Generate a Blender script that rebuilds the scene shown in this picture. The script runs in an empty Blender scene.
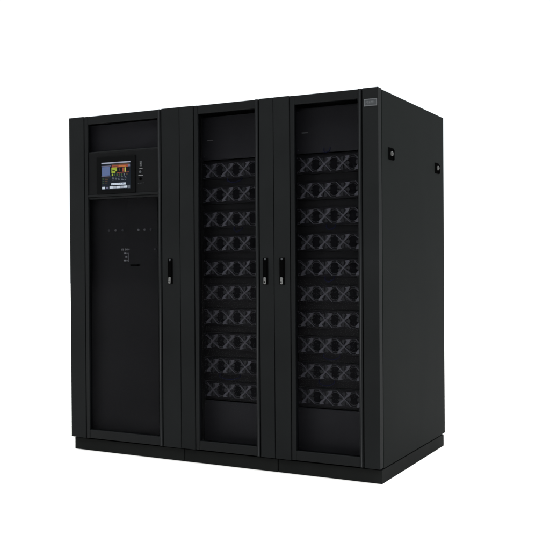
import bpy, bmesh, math, random
from mathutils import Vector, Matrix
random.seed(7)
S = bpy.context.scene
COL = S.collection

# ------------------------------------------------------------------ materials
def nmat(name):
    m = bpy.data.materials.new(name); m.use_nodes = True
    return m, m.node_tree, m.node_tree.nodes['Principled BSDF']

def paint(name, c, rough=.45, spec=.3, metal=0., bump=.05, var=.18, scale=900, smudge=.12):
    """powder coat / moulded surface: fine grain bump, faint cloudy variation of colour and gloss"""
    m, nt, b = nmat(name)
    N, L = nt.nodes.new, nt.links.new
    tc = N('ShaderNodeTexCoord')
    n1 = N('ShaderNodeTexNoise'); n1.inputs['Scale'].default_value = 2.3; n1.inputs['Detail'].default_value = 5
    L(tc.outputs['Object'], n1.inputs['Vector'])
    mr = N('ShaderNodeMapRange'); mr.inputs['From Min'].default_value = .3; mr.inputs['From Max'].default_value = .7
    mr.inputs['To Min'].default_value = 1 - var; mr.inputs['To Max'].default_value = 1 + var
    L(n1.outputs['Fac'], mr.inputs['Value'])
    vm = N('ShaderNodeVectorMath'); vm.operation = 'SCALE'; vm.inputs[0].default_value = c
    L(mr.outputs[0], vm.inputs['Scale']); L(vm.outputs[0], b.inputs['Base Color'])
    mp = N('ShaderNodeMapping'); mp.inputs['Scale'].default_value = (1, 1, .35)
    L(tc.outputs['Object'], mp.inputs['Vector'])
    n2 = N('ShaderNodeTexNoise'); n2.inputs['Scale'].default_value = 5; n2.inputs['Detail'].default_value = 6
    L(mp.outputs[0], n2.inputs['Vector'])
    m2 = N('ShaderNodeMapRange'); m2.inputs['From Min'].default_value = .3; m2.inputs['From Max'].default_value = .7
    m2.inputs['To Min'].default_value = rough - smudge * .5; m2.inputs['To Max'].default_value = rough + smudge * .5
    L(n2.outputs['Fac'], m2.inputs['Value']); L(m2.outputs[0], b.inputs['Roughness'])
    if bump:
        n3 = N('ShaderNodeTexNoise'); n3.inputs['Scale'].default_value = scale; n3.inputs['Detail'].default_value = 2
        L(tc.outputs['Object'], n3.inputs['Vector'])
        bp = N('ShaderNodeBump'); bp.inputs['Strength'].default_value = bump; bp.inputs['Distance'].default_value = .001
        L(n3.outputs['Fac'], bp.inputs['Height']); L(bp.outputs[0], b.inputs['Normal'])
    b.inputs['Metallic'].default_value = metal
    b.inputs['Specular IOR Level'].default_value = spec
    return m

def emit(name, c, s):
    m, nt, b = nmat(name)
    b.inputs['Base Color'].default_value = (.002, .002, .002, 1); b.inputs['Specular IOR Level'].default_value = .08
    b.inputs['Roughness'].default_value = .3
    b.inputs['Emission Color'].default_value = (*c, 1); b.inputs['Emission Strength'].default_value = s
    return m

def glass(name, tint):
    m = bpy.data.materials.new(name); m.use_nodes = True
    nt = m.node_tree; nt.nodes.clear(); N, L = nt.nodes.new, nt.links.new
    out = N('ShaderNodeOutputMaterial'); mix = N('ShaderNodeMixShader')
    tr = N('ShaderNodeBsdfTransparent'); tr.inputs[0].default_value = (*tint, 1)
    gl = N('ShaderNodeBsdfGlossy'); gl.inputs['Roughness'].default_value = .05
    gl.inputs['Color'].default_value = (.8, .8, .82, 1)
    fr = N('ShaderNodeFresnel'); fr.inputs['IOR'].default_value = 1.055   # anti-reflective
    L(fr.outputs[0], mix.inputs[0]); L(tr.outputs[0], mix.inputs[1]); L(gl.outputs[0], mix.inputs[2])
    L(mix.outputs[0], out.inputs[0])
    return m

M = {}
M['coat'] = paint('black_powder_coat', (.0061, .0066, .0067), .6, .045, smudge=.05)
M['side'] = paint('black_side_coat', (.0044, .0053, .0050), .66, .026, smudge=.02, var=.05)
M['edge'] = paint('black_door_edge', (.0030, .0034, .0036), .5, .09, smudge=.05)
M['plinth'] = paint('black_plinth_coat', (.0088, .0092, .0088), .65, .012)
M['edge_glint'] = paint('door_edge_highlight', (.0085, .0095, .0105), .35, .3, smudge=.05)  # paler colour painting the highlight along the right stile edge
M['ctrl'] = paint('control_panel_face', (.0026, .0027, .0029), .5, .06)
M['bezel'] = paint('screen_bezel_black', (.0024, .0025, .0026), .6, .02, bump=0)
M['blade'] = paint('fan_blade', (.015, .015, .0165), .5, .3, bump=0)
M['inside'] = paint('black_inner_steel', (.0065, .0063, .0075), .55, .25)
M['panel'] = paint('black_panel', (.0064, .0063, .0064), .55, .12, bump=0)
M['module'] = paint('module_face', (.0052, .0051, .0058), .5, .12, bump=0)
M['blank'] = paint('blank_face', (.0115, .0114, .0124), .5, .2, bump=0)
M['wire'] = paint('guard_wire', (.036, .036, .040), .45, .3, bump=0)
M['fan'] = paint('fan_strut', (.066, .065, .073), .45, .35, var=.5, smudge=.2, bump=0)
M['hole'] = paint('deep_black', (.0036, .0036, .0042), .8, .05, bump=0)
M['plastic'] = paint('black_plastic', (.0012, .0012, .0012), .7, .0, bump=0)
M['steel'] = paint('brushed_steel', (.10, .10, .097), .42, .4, metal=.5, bump=.02)
M['badge'] = paint('badge_grey', (.027, .029, .031), .4, .3, bump=.01)
M['badge_line'] = paint('badge_silver', (.066, .069, .072), .4, .35, bump=.01)
M['print'] = paint('grey_print', (.20, .20, .205), .7, .1, bump=0)
M['print_dim'] = paint('dim_print', (.10, .10, .102), .7, .1, bump=0)
M['blue'] = paint('blue_cable', (.005, .006, .026), .6, .1, bump=0)
M['glass'] = glass('tinted_glass', (.795, .795, .81))
SC = dict(bg=(.007, .012, .020), bar=(.42, .45, .56), blue=(.115, .165, .33), red=(.34, .075, .045), orange=(.50, .17, .05),
          lime=(.36, .46, .04), yellow=(.55, .50, .10), white=(.62, .70, .80), pale=(.42, .47, .55), green=(.05, .10, .03),
          black=(.004, .004, .005), brown=(.09, .055, .03), lilac=(.17, .17, .26), grey=(.14, .16, .19))
for k, c in SC.items(): M['s_' + k] = emit('screen_' + k, c, .88)

# ------------------------------------------------------------------ mesh builder
class MB:
    def __init__(s): s.bm = bmesh.new(); s.mats = []
    def _mi(s, m):
        if m not in s.mats: s.mats.append(m)
        return s.mats.index(m)
    def _add(s, b, m):
        i = s._mi(m)
        for f in b.faces: f.material_index = i
        me = bpy.data.meshes.new('t'); b.to_mesh(me); b.free(); s.bm.from_mesh(me); bpy.data.meshes.remove(me)
    def box(s, x0, x1, y0, y1, z0, z1, m, bev=0., seg=2):
        b = bmesh.new(); bmesh.ops.create_cube(b, size=1)
        for v in b.verts:
            v.co = Vector(((x0 + x1) / 2 + v.co.x * (x1 - x0), (y0 + y1) / 2 + v.co.y * (y1 - y0), (z0 + z1) / 2 + v.co.z * (z1 - z0)))
        if bev: bmesh.ops.bevel(b, geom=b.edges[:], offset=bev, segments=seg, affect='EDGES', profile=.5)
        s._add(b, m); return s
    def cyl(s, c, r, h, axis, m, n=24, r2=None, bev=0.):
        b = bmesh.new(); bmesh.ops.create_cone(b, cap_ends=True, segments=n, radius1=r, radius2=r if r2 is None else r2, depth=h)
        if bev:
            ed = [e for e in b.edges if len(e.link_faces) == 2 and abs(e.link_faces[0].normal.dot(e.link_faces[1].normal)) < .5]
            bmesh.ops.bevel(b, geom=ed, offset=bev, segments=2, affect='EDGES')
        rot = {'z': Matrix(), 'y': Matrix.Rotation(math.pi / 2, 4, 'X'), 'x': Matrix.Rotation(math.pi / 2, 4, 'Y')}[axis]
        bmesh.ops.transform(b, matrix=Matrix.Translation(c) @ rot, verts=b.verts); s._add(b, m); return s
    def poly(s, pts, y0, y1, m):
        """xz outline given thickness along y"""
        b = bmesh.new(); a = [b.verts.new((x, y0, z)) for x, z in pts]; c = [b.verts.new((x, y1, z)) for x, z in pts]
        b.faces.new(a); b.faces.new(c[::-1]); n = len(pts)
        for i in range(n): b.faces.new((a[i], c[i], c[(i + 1) % n], a[(i + 1) % n]))
        bmesh.ops.recalc_face_normals(b, faces=b.faces[:]); s._add(b, m); return s
    def ring(s, cx, cz, r, w, y0, y1, m, a0=0., a1=360., n=28):
        full = a1 - a0 >= 360
        k = n + (0 if full else 1)
        A = [math.radians(a0 + (a1 - a0) * i / n) for i in range(k)]
        b = bmesh.new(); rows = []
        for a in A:
            ca, sa = math.cos(a), math.sin(a)
            rows.append([b.verts.new((cx + q * ca, y, cz + q * sa)) for q, y in ((r, y0), (r + w, y0), (r + w, y1), (r, y1))])
        for i in range(n):
            p, q = rows[i], rows[(i + 1) % k]
            for j in range(4): b.faces.new((p[j], p[(j + 1) % 4], q[(j + 1) % 4], q[j]))
        bmesh.ops.recalc_face_normals(b, faces=b.faces[:]); s._add(b, m); return s
    def build(s, name, parent=None, loc=(0, 0, 0)):
        me = bpy.data.meshes.new(name); s.bm.to_mesh(me); s.bm.free()
        for m in s.mats: me.materials.append(M[m] if isinstance(m, str) else m)
        o = bpy.data.objects.new(name, me); COL.objects.link(o)
        o.location = loc
        if parent: o.parent = parent
        return o

def copy_tree(o, parent):
    c = o.copy(); COL.objects.link(c); c.parent = parent
    for ch in [x for x in S.objects if x.parent == o]: copy_tree(ch, c)
    return c

# ------------------------------------------------------------------ dimensions (metres)
H, D, P = 2.006, 1.098, .0756
TD = .045        # door thickness
BY = .050        # body starts here

def carcass(root, W, left_end=False, right_end=False):
    g = .0015; t = .03
    for sx, (a, b_) in (('l', (g, t)), ('r', (W - t, W - g))):
        end = left_end if sx == 'l' else right_end
        sp = MB().box(a, b_, BY, D - .004, P, H - .004, 'side', .003).build('side_panel', root)
        if end:
            out = 1 if sx == 'r' else -1
            xs = W - g if sx == 'r' else g
            for y, z in ((.178, 1.687), (.960, 1.682)):
                m = MB()
                xa, xb = sorted((xs - out * .002, xs + out * .004))
                m.box(xa, xb, -.036, .036, -.031, .031, 'plastic', .0015)
                xa, xb = sorted((xs + out * .0035, xs + out * .009))
                m.box(xa, xb, .024, .033, -.030, .022, 'plastic', .0015)
                m.cyl((xs + out * .008, -.004, .001), .0125, .012, 'x', 'steel', 20, bev=.003)
                m.box(*sorted((xs + out * .006, xs + out * .0155)), -.0055, -.0025, -.008, .010, 'plastic', .0005)
                m.build('latch', sp, (0, y, z))
    MB().box(t, W - t, BY + .01, D - .01, H - .030, H - .006, 'coat', .001).box(.12, W - .12, .75, .95, H - .005, H + .0005, 'plinth', .002).build('top_panel', root)
    MB().box(t, W - t, D - .03, D - .006, P + .002, H - .031, 'side', .002).build('back_panel', root)
    MB().box(t, W - t, BY + .01, D - .031, P + .002, P + .03, 'inside').build('floor_panel', root)
    # inner upright rails just behind the door
    for a, b_ in ((.032, .058), (W - .058, W - .032)):
        MB().box(a, b_, .0665, .0755, P + .031, H - .031, 'inside', .001).build('rail', root)
    m = MB()
    m.box(.003, W - .003, .031, D - .026, 0, P - .006, 'plinth', .002)
    m.box(.03, W - .03, .06, D - .04, P - .007, P + .001, 'hole')
    m.build('plinth', root)

def door(root, W, l, r, panel=None, handle=(.0, 1), badge=False):
    """strips beside a framed glass panel; l and r are the edges of the framed panel"""
    g = .002; gz0, gz1 = P + .004, H
    m = MB()
    e = .002
    m.box(g, l - .005, 0, TD, gz0, gz1, 'coat', e, 3)
    m.box(r + .006, W - g, 0, TD, gz0, gz1, 'coat', e, 3)
    # tray joining both strips behind the framed panel
    m.box(l - .012, l + .012, .012, TD - .002, gz0 + .002, gz1 - .0006, 'plinth')
    m.box(r - .012, r + .012, .012, TD - .002, gz0 + .002, gz1 - .0006, 'plinth')
    m.box(l + .012, r - .012, .030, TD - .002, gz0 + .002, gz0 + .045, 'plinth')
    m.box(l + .012, r - .012, .030, TD - .002, gz1 - .045, gz1 - .002, 'plinth')
    d = m.build('door', root)
    st, rt, rb = .024, .048, .052
    f = MB()
    f.box(l, l + st, .002, .029, gz0 + .001, gz1 - .001, 'edge', .0028, 3)
    f.box(r - st * .8, r, -.003, .029, gz0 + .001, gz1 - .001, 'edge', .0036, 4)
    f.box(l + st, r - st * .8, .004, .028, gz1 - rt, gz1 - .0015, 'edge', .0025, 3)
    f.box(l + st, r - st * .8, .004, .028, gz0 + .0015, gz0 + rb, 'edge', .0025, 3)
    f.box(r - .0105, r - .0060, -.0046, .004, gz0 + .004, gz1 - .002, 'edge_glint', .0015, 2)  # added strip, its lighter colour stands in for light catching the stile edge
    if panel:
        f.box(l + st, r - st * .8, .010, .028, panel[0] - .012, panel[0], 'edge', .002)
        f.box(l + st, r - st * .8, .010, .028, panel[1], panel[1] + .010, 'edge', .002)
    f.build('door_frame', d)
    x0, x1 = l + st - .004, r - st * .8 + .004
    spans = [(gz0 + rb - .004, gz1 - rt + .004)]
    if panel: spans = [(gz0 + rb - .004, panel[0] - .008), (panel[1] + .006, gz1 - rt + .004)]
    for a, b_ in spans: MB().box(x0, x1, .014, .018, a, b_, 'glass').build('glass_pane', d)
    # handle: long recessed black swing handle, steel lock tab at its foot
    hx, tilt = handle
    m = MB()
    m.box(-.0165, .0165, -.003, .004, -.075, .068, 'plastic', .0028, 3)
    m.box(-.0115, .0115, -.013, -.002, -.032, .052, 'plastic', .004, 3)
    m.cyl((0, -.004, .060), .0065, .006, 'y', 'badge', 16, bev=.001)
    m.build('handle', d, (hx, 0, 1.084))
    m = MB()
    m.box(-.0075, .0075, -.0125, -.002, -.019, .019, 'steel', .0045, 4)
    m.cyl((0, -.0125, -.008), .0035, .0012, 'y', 'plastic', 14)
    k = m.build('lock', d, (hx - .001, 0, 1.030)); k.rotation_euler = (0, math.radians(tilt), 0)
    if badge:
        m = MB()
        bx0, bx1, bz0, bz1 = 0, .072, 0, .038
        m.box(bx0, bx1, -.0025, .001, bz0, bz1, 'badge', .0012)
        for q in ((bx0 + .001, bx1 - .001, bz1 - .005, bz1 - .0015), (bx0 + .001, bx1 - .001, bz0 + .0015, bz0 + .005),
                  (bx0 + .001, bx0 + .0045, bz0 + .005, bz1 - .005), (bx1 - .0045, bx1 - .001, bz0 + .005, bz1 - .005)):
            m.box(q[0], q[1], -.0032, -.002, q[2], q[3], 'badge_line')
        x = .011                                   # worn, unreadable raised letters
        for w, kind in ((.007, 0), (.008, 1), (.007, 2), (.008, 1), (.007, 0), (.008, 2)):
            za, zb = .0135, .0255
            m.box(x, x + .0022, -.0034, -.002, za, zb, 'badge_line')
            if kind != 2: m.box(x + .0022, x + w - .001, -.0034, -.002, zb - .0028, zb, 'badge_line')
            if kind != 1: m.box(x + .0022, x + w - .001, -.0034, -.002, za + .0045, za + .007, 'badge_line')
            if kind == 1: m.box(x + w - .003, x + w - .001, -.0034, -.002, za, zb - .0028, 'badge_line')
            x += w + .0012
        m.build('badge', d, (W - .078, 0, 1.912))
    return d

# ------------------------------------------------------------------ fan module (one, then copied)
def fan_mesh():
    m = MB()
    hw, hh = .044, .041
    def arm(ang, w0, w1, w2, L0, L1, L2):
        ca, sa = math.cos(ang), math.sin(ang)
        pts = [(L0, -w0), (L1, -w1), (L2, -w2), (L2, w2), (L1, w1), (L0, w0)]
        m.poly([(x * ca - z * sa, x * sa + z * ca) for x, z in pts], -.006, -.002, 'fan')
    a = math.atan2(hh, hw)
    for s in (0, math.pi):
        arm(a + s, .0022, .0058, .0024, .001, .032, .050)           # paddle arms
        arm(math.pi - a + s, .0020, .0022, .0012, .001, .032, .056)   # thin arms
    for s in (0, math.pi):      # hooked corner of each paddle
        ca, sa = math.cos(s), math.sin(s)
        pts = [(.010, .036), (.017, .030), (.021, .021), (.030, .021), (.032, .030), (.039, .039), (.024, .037)]
        m.poly([(x * ca - z * sa, x * sa + z * ca) for x, z in pts], -.0065, -.0025, 'fan')
    for k in range(7):
        t0 = k * math.tau / 7 + .3
        P0 = [(.010, t0), (.034, t0 - .20), (.036, t0 + .10), (.034, t0 + .42), (.011, t0 + .38)]
        m.poly([(r_ * math.cos(t), r_ * math.sin(t)) for r_, t in P0], -.0016, -.0006, 'blade')
    m.cyl((0, -.0055, 0), .0075, .005, 'y', 'fan', 16, bev=.001)
    m.ring(0, 0, .0115, .0014, -.005, -.0032, 'wire')
    return m

def module_proto(root):
    W2 = .222
    m = MB()
    m.box(-W2, W2, 0, .020, -.048, .048, 'module', .0015)
    for i in range(5):           # dark intake between the struts, wire rings over it
        x = -.214 + .107 * i
        full = 0 < i < 4
        a0, a1 = (0, 360) if full else ((-90, 90) if i == 0 else (90, 270))
        m.ring(x, 0, .030, .0016, -.003, -.001, 'wire', a0, a1)
        m.ring(x, 0, .0395, .0016, -.003, -.001, 'wire', a0, a1)
        if full:
            m.cyl((x, -.0006, 0), .029, .0012, 'y', 'hole', 26)
    for sx in (-1, 1):
        m.cyl((sx * (W2 - .006), -.001, .040), .0032, .003, 'y', 'wire', 10)
        m.cyl((sx * (W2 - .006), -.001, -.040), .0032, .003, 'y', 'wire', 10)
    o = m.build('fan_module', root)
    f = fan_mesh().build('fan', o, (-.1605, -.002, 0))
    for i in range(1, 4):
        c = f.copy(); COL.objects.link(c); c.parent = o
        c.location = (-.1605 + .107 * i, -.002, 0)
        c.rotation_euler = (0, math.pi if i in (2,) else 0, 0)
    return o

# ------------------------------------------------------------------ top-level cabinets
def cabinet(x, label):
    o = bpy.data.objects.new('power_cabinet', None); COL.objects.link(o); o.location = (x, 0, 0)
    o['label'] = label; o['category'] = 'cabinet'; o['group'] = 'black power cabinets standing in a row'
    return o

WL, WM = .80, .60
# left: control cabinet
c1 = cabinet(0, 'widest black cabinet, at the left end, with a colour touchscreen in its door')
carcass(c1, WL, left_end=True)
pz0, pz1 = 1.522, 1.782
door(c1, WL, .118, .672, panel=(pz0, pz1), handle=(.734, 4))
# control panel across the door
cp = MB()
cp.box(.1425, .6525, .008, .027, pz0 + .0005, pz1 - .0005, 'ctrl', .002)
cp.box(.1425, .6525, .002, .008, pz0 + .001, pz0 + .014, 'edge', .002)
cp = cp.build('control_panel', c1)
sb = MB(); sb.box(.209, .491, -.001, .010, 1.538, 1.757, 'bezel', .004, 3)
sb = sb.build('screen_bezel', cp)
# screen picture: flat tiles, u to the right, v downwards
sx0, sx1, sz0, sz1 = .249, .460, 1.562, 1.722
m = MB()
m.box(sx0, sx1, -.0022, -.001, sz0, sz1, 's_bg')
def tile(u0, u1, v0, v1, k, lay=1):
    y = -.0022 - .0003 * lay
    m.box(sx0 + (sx1 - sx0) * u0, sx0 + (sx1 - sx0) * u1, y, y + .0003 + .0001, sz1 - (sz1 - sz0) * v1, sz1 - (sz1 - sz0) * v0, 's_' + k)
tile(0, 1, .0, .045, 'bar'); tile(0, .33, .12, .145, 'lilac'); tile(.02, .29, .16, .48, 'blue'); tile(.0, .33, .49, .51, 'lilac')
tile(.36, .98, .07, .115, 'brown'); tile(.36, .92, .115, .20, 'red'); tile(.6, .84, .14, .195, 'orange', 2); tile(.92, .99, .115, .19, 'lilac')
tile(.35, .54, .20, .40, 'lime'); tile(.36, .53, .245, .262, 'green', 2); tile(.38, .47, .30, .33, 'black', 2); tile(.49, .54, .34, .40, 'black', 2); tile(.36, .44, .36, .375, 'green', 2); tile(.62, .70, .085, .10, 'grey', 2); tile(.40, .56, .15, .165, 'brown', 2); tile(.06, .24, .22, .235, 'lilac', 2); tile(.06, .18, .30, .315, 'lilac', 2); tile(.06, .22, .38, .395, 'lilac', 2); tile(.40, .95, .02, .028, 'lilac', 2); tile(.55, .72, .21, .37, 'black'); tile(.61, .65, .24, .33, 'brown', 2)
tile(.73, .78, .22, .37, 'red'); tile(.80, .845, .22, .38, 'yellow'); tile(.86, .97, .21, .34, 'black'); tile(.55, .96, .385, .405, 'red')
for u, k in ((.36, 'lime'), (.43, 'green'), (.52, 'green'), (.60, 'brown'), (.68, 'green'), (.77, 'grey'), (.86, 'brown')):
    tile(u, u + .045, .43, .50 + .03 * random.random(), k)
for v in (.545, .60, .655):
    for u in (.37, .47, .57, .69, .80): tile(u, u + .05 + .03 * random.random(), v, v + .018, 'grey')
for v in (.56, .62, .68, .74): tile(.03, .08, v, v + .022, 'green'); tile(.11, .20 + .08 * random.random(), v, v + .022, 'brown')
tile(.34, .84, .77, .845, 'white'); tile(.02, .12, .89, .975, 'white'); tile(.15, .24, .90, .96, 'lilac')
for i in range(5): tile(.28 + .125 * i, .395 + .125 * i, .885, .965, 'pale' if i % 2 else 'white')
tile(.925, .985, .87, .98, 'grey')
for i in range(6): tile(.37 + .07 * i, .41 + .07 * i, .80, .815, 'blue', 2)
m.build('screen', sb)
# indicators and buttons right of the screen
m = MB()
m.box(-.009, .009, -.002, .001, .020, .052, 'badge', .003); m.cyl((0, -.003, .036), .005, .003, 'y', 'steel', 14)
m.box(-.011, .011, -.0012, .001, .006, .010, 'print_dim')
m.cyl((-.004, -.002, -.012), .0085, .004, 'y', 'badge', 20, bev=.001)
m.box(-.018, .015, -.0012, .001, -.034, -.030, 'print_dim')
m.cyl((-.004, -.002, -.052), .0085, .004, 'y', 'plastic', 20, bev=.001)
for i in range(4): m.box(-.022 + i * .012, -.014 + i * .012, -.0012, .001, -.078, -.0755, 'badge')
m.build('indicator', cp, (.529, .008, 1.668))
# inner panel behind the glass with its row of studs and printed legend
ip = MB()
ip.box(.032, .768, .055, .065, P + .032, 1.548, 'panel', .001)
ip.box(.032, .768, .051, .067, 1.549, 1.56, 'inside', .001)
ip.box(.032, .768, .055, .065, 1.70, H - .05, 'inside', .001)
ip.box(.61, .614, .0535, .055, P + .12, 1.5, 'plastic')
ip = ip.build('inner_panel', c1)
for x in (.245, .295, .347, .461, .506, .55):
    MB().cyl((0, -.003, 0), .007, .008, 'y', 'print_dim' if x in (.295, .461, .506) else 'wire', 14, bev=.0015).build('stud', ip, (x + .013, .055, 1.322))
m = MB()
x = -.030
for w, hgt in ((.008, .012), (.006, .012), (0, 0), (.006, .013), (.005, .009), (.005, .012), (.005, .009), (.004, .009)):
    if not w: x += .007; continue
    m.box(x, x + w * .35, -.0006, .0004, -hgt / 2, hgt / 2, 'print'); m.box(x, x + w, -.0006, .0004, hgt / 2 - .003, hgt / 2, 'print')
    m.box(x, x + w * .8, -.0007, .0004, -.001, .0015, 'print'); x += w + .002
for i, (a, b_) in enumerate(((-.014, .022), (-.006, .022), (-.016, .022))):
    z = -.024 - i * .022
    m.box(a, b_, -.0006, .0004, z, z + .004, 'print_dim'); m.box(b_ - .004, b_, -.0007, .0004, z - .018 if i < 2 else z - .004, z, 'print_dim')
    m.box(a + .004, a + .016, -.0008, .0004, z - .001, z + .006, 'print')
m.build('legend', ip, (.379, .0545, 1.208))
MB().box(-.035, .035, -.002, .001, -.004, .004, 'plastic', .001).cyl((.02, -.004, 0), .006, .006, 'y', 'plastic', 12).build('slot', ip, (.448, .055, 1.115))
MB().cyl((0, -.002, 0), .006, .006, 'y', 'wire', 14, bev=.001).build('screw', ip, (.591, .055, 1.208))

# middle and right: fan module cabinets
def fan_cabinet(x, label, l, r, handle, badge, right_end):
    c = cabinet(x, label)
    carcass(c, WM, right_end=right_end)
    door(c, WM, l, r, handle=handle, badge=badge)
    # blanking panels above and below the modules
    for z0, z1 in ((1.712, H - .05), (P + .035, .340)):
        b = MB().box(.078, .522, .122, .1365, z0, z1, 'blank', .0015)
        for sx in (.088, .512):
            b.cyl((sx, .121, z0 + .02), .003, .003, 'y', 'wire', 10); b.cyl((sx, .121, z1 - .02), .003, .003, 'y', 'wire', 10)
        b.build('blank_panel', c)
    MB().box(.0775, .5225, .137, .142, .345, 1.708, 'panel').build('backplane', c)
    MB().box(-.018, .018, -.006, .001, -.0028, .0028, 'print_dim', .0012).build('pull_tab', c, (.130, .122, 1.823))
    # rack angles either side of the modules
    for a, b_ in ((.060, .0765), (.5235, .540)):
        MB().box(a, b_, .112, .135, P + .032, H - .04, 'plinth', .001).build('rack_angle', c)
    return c

rows = [1.649 - .1383 * i for i in range(10)]
c2 = fan_cabinet(.80, 'narrow black cabinet in the middle, fan modules behind glass, no badge on its door', .097, .508, (.549, 0), False, False)
pm = module_proto(c2)
pm.location = (.300, .122, rows[0])
for z in rows[1:]:
    q = copy_tree(pm, c2); q.location = (.300, .122, z)
c3 = fan_cabinet(1.40, 'narrow black cabinet at the right end with a small grey badge on its door', .100, .507, (.050, 0), True, True)
for z in rows:
    q = copy_tree(pm, c3); q.location = (.300, .122, z)
for f in [o for o in S.objects if o.name.startswith('fan') and not o.name.startswith('fan_module')]:
    f.rotation_euler[1] += math.radians(random.uniform(-5, 5))
# blue cable loops glimpsed between modules
def cable(c, x, z, w):
    pts = [Vector((x - w / 2 + w * i / 24, .116 - .010 * math.sin(math.pi * i / 24), z + .008 - .012 * math.sin(math.pi * i / 24))) for i in range(25)]
    pts = [Vector((x - w / 2 - .001, .124, z + .024))] + pts + [Vector((x + w / 2 + .001, .124, z + .024))]
    b = bmesh.new(); rings = []
    for k, q in enumerate(pts):
        d = (pts[min(k + 1, len(pts) - 1)] - pts[max(k - 1, 0)]).normalized(); u = d.orthogonal().normalized(); v = d.cross(u)
        rings.append([b.verts.new(q + (u * math.cos(a) + v * math.sin(a)) * .0028) for a in [math.tau * h / 8 for h in range(8)]])
    for k in range(len(rings) - 1):
        for h in range(8): b.faces.new((rings[k][h], rings[k][(h + 1) % 8], rings[k + 1][(h + 1) % 8], rings[k + 1][h]))
    b.faces.new(rings[0][::-1]); b.faces.new(rings[-1])
    bmesh.ops.recalc_face_normals(b, faces=b.faces[:])
    m = MB(); m._add(b, 'blue'); m.build('cable', c)
cable(c2, .29, rows[0] - .069, .09); cable(c2, .25, rows[8] - .069, .13); cable(c2, .31, rows[2] - .069, .05)
cable(c3, .26, rows[0] + .064, .035); cable(c3, .28, rows[2] - .069, .05); cable(c3, .28, rows[7] - .069, .09); cable(c3, .25, rows[8] - .069, .09); cable(c3, .27, rows[4] - .069, .05)

# ------------------------------------------------------------------ white studio floor
bm = bmesh.new(); bmesh.ops.create_circle(bm, cap_ends=True, segments=96, radius=45)
me = bpy.data.meshes.new('floor'); bm.to_mesh(me); bm.free()
fl = bpy.data.objects.new('floor', me); COL.objects.link(fl); fl.location = (1, 0, -.0005); fl['kind'] = 'structure'
fm = paint('white_studio_floor', (.90, .86, .83), .8, .2, bump=0, var=.01)
me.materials.append(fm)

# ------------------------------------------------------------------ studio light
w = bpy.data.worlds.new('World'); S.world = w; w.use_nodes = True
nt = w.node_tree; N, L = nt.nodes.new, nt.links.new
bg = nt.nodes['Background']
tc = N('ShaderNodeTexCoord')
dt = N('ShaderNodeVectorMath'); dt.operation = 'DOT_PRODUCT'; dt.inputs[1].default_value = (-.45, .89, 0)
L(tc.outputs['Generated'], dt.inputs[0])
mr = N('ShaderNodeMapRange'); mr.inputs['From Min'].default_value = -.25; mr.inputs['From Max'].default_value = .25
mr.inputs['To Min'].default_value = .32; mr.inputs['To Max'].default_value = 1.16
mr.interpolation_type = 'SMOOTHSTEP'
L(dt.outputs['Value'], mr.inputs['Value'])
sp = N('ShaderNodeSeparateXYZ'); L(tc.outputs['Generated'], sp.inputs[0])
mz = N('ShaderNodeMapRange'); mz.inputs['From Min'].default_value = .38; mz.inputs['From Max'].default_value = .75
mz.interpolation_type = 'SMOOTHSTEP'; L(sp.outputs['Z'], mz.inputs['Value'])
mx = N('ShaderNodeMix'); mx.data_type = 'FLOAT'
L(mz.outputs[0], mx.inputs[0]); L(mr.outputs[0], mx.inputs[2]); mx.inputs[3].default_value = 3.8
L(mx.outputs[0], bg.inputs['Strength'])
bg.inputs['Color'].default_value = (.93, .975, 1, 1)

def area(name, loc, target, sx, sy, power, col):
    l = bpy.data.lights.new(name, 'AREA'); l.shape = 'RECTANGLE'; l.size = sx; l.size_y = sy; l.energy = power; l.color = col
    o = bpy.data.objects.new(name, l); COL.objects.link(o); o.location = loc
    o.rotation_euler = (Vector(target) - Vector(loc)).to_track_quat('-Z', 'Y').to_euler(); return o
area('softbox', (7.0, -3.2, 2.6), (1.6, .2, 1.3), 1.2, 2.2, 120, (.93, .97, 1.0))

# ------------------------------------------------------------------ camera (solved from the photograph's corners)
cd = bpy.data.cameras.new('camera'); cam = bpy.data.objects.new('camera', cd); COL.objects.link(cam)
cam.location = (3.62137, -4.17526, 1.13432); cam.rotation_euler = (1.56394, .00671, .47571)
cd.sensor_width = 36; cd.lens = 886.51 / 550 * 36
cd.shift_x = -10.63 / 550; cd.shift_y = -7.97 / 550
cd.clip_end = 200; cd.clip_start = .05
S.camera = cam
S.view_settings.view_transform = 'Standard'; S.view_settings.look = 'None'
S.view_settings.exposure = 0; S.view_settings.gamma = 1
S.cycles.use_denoising = True; S.cycles.use_adaptive_sampling = False; S.cycles.denoising_input_passes = 'RGB_ALBEDO_NORMAL'; S.cycles.denoising_prefilter = 'ACCURATE'
S.cycles.transparent_max_bounces = 16
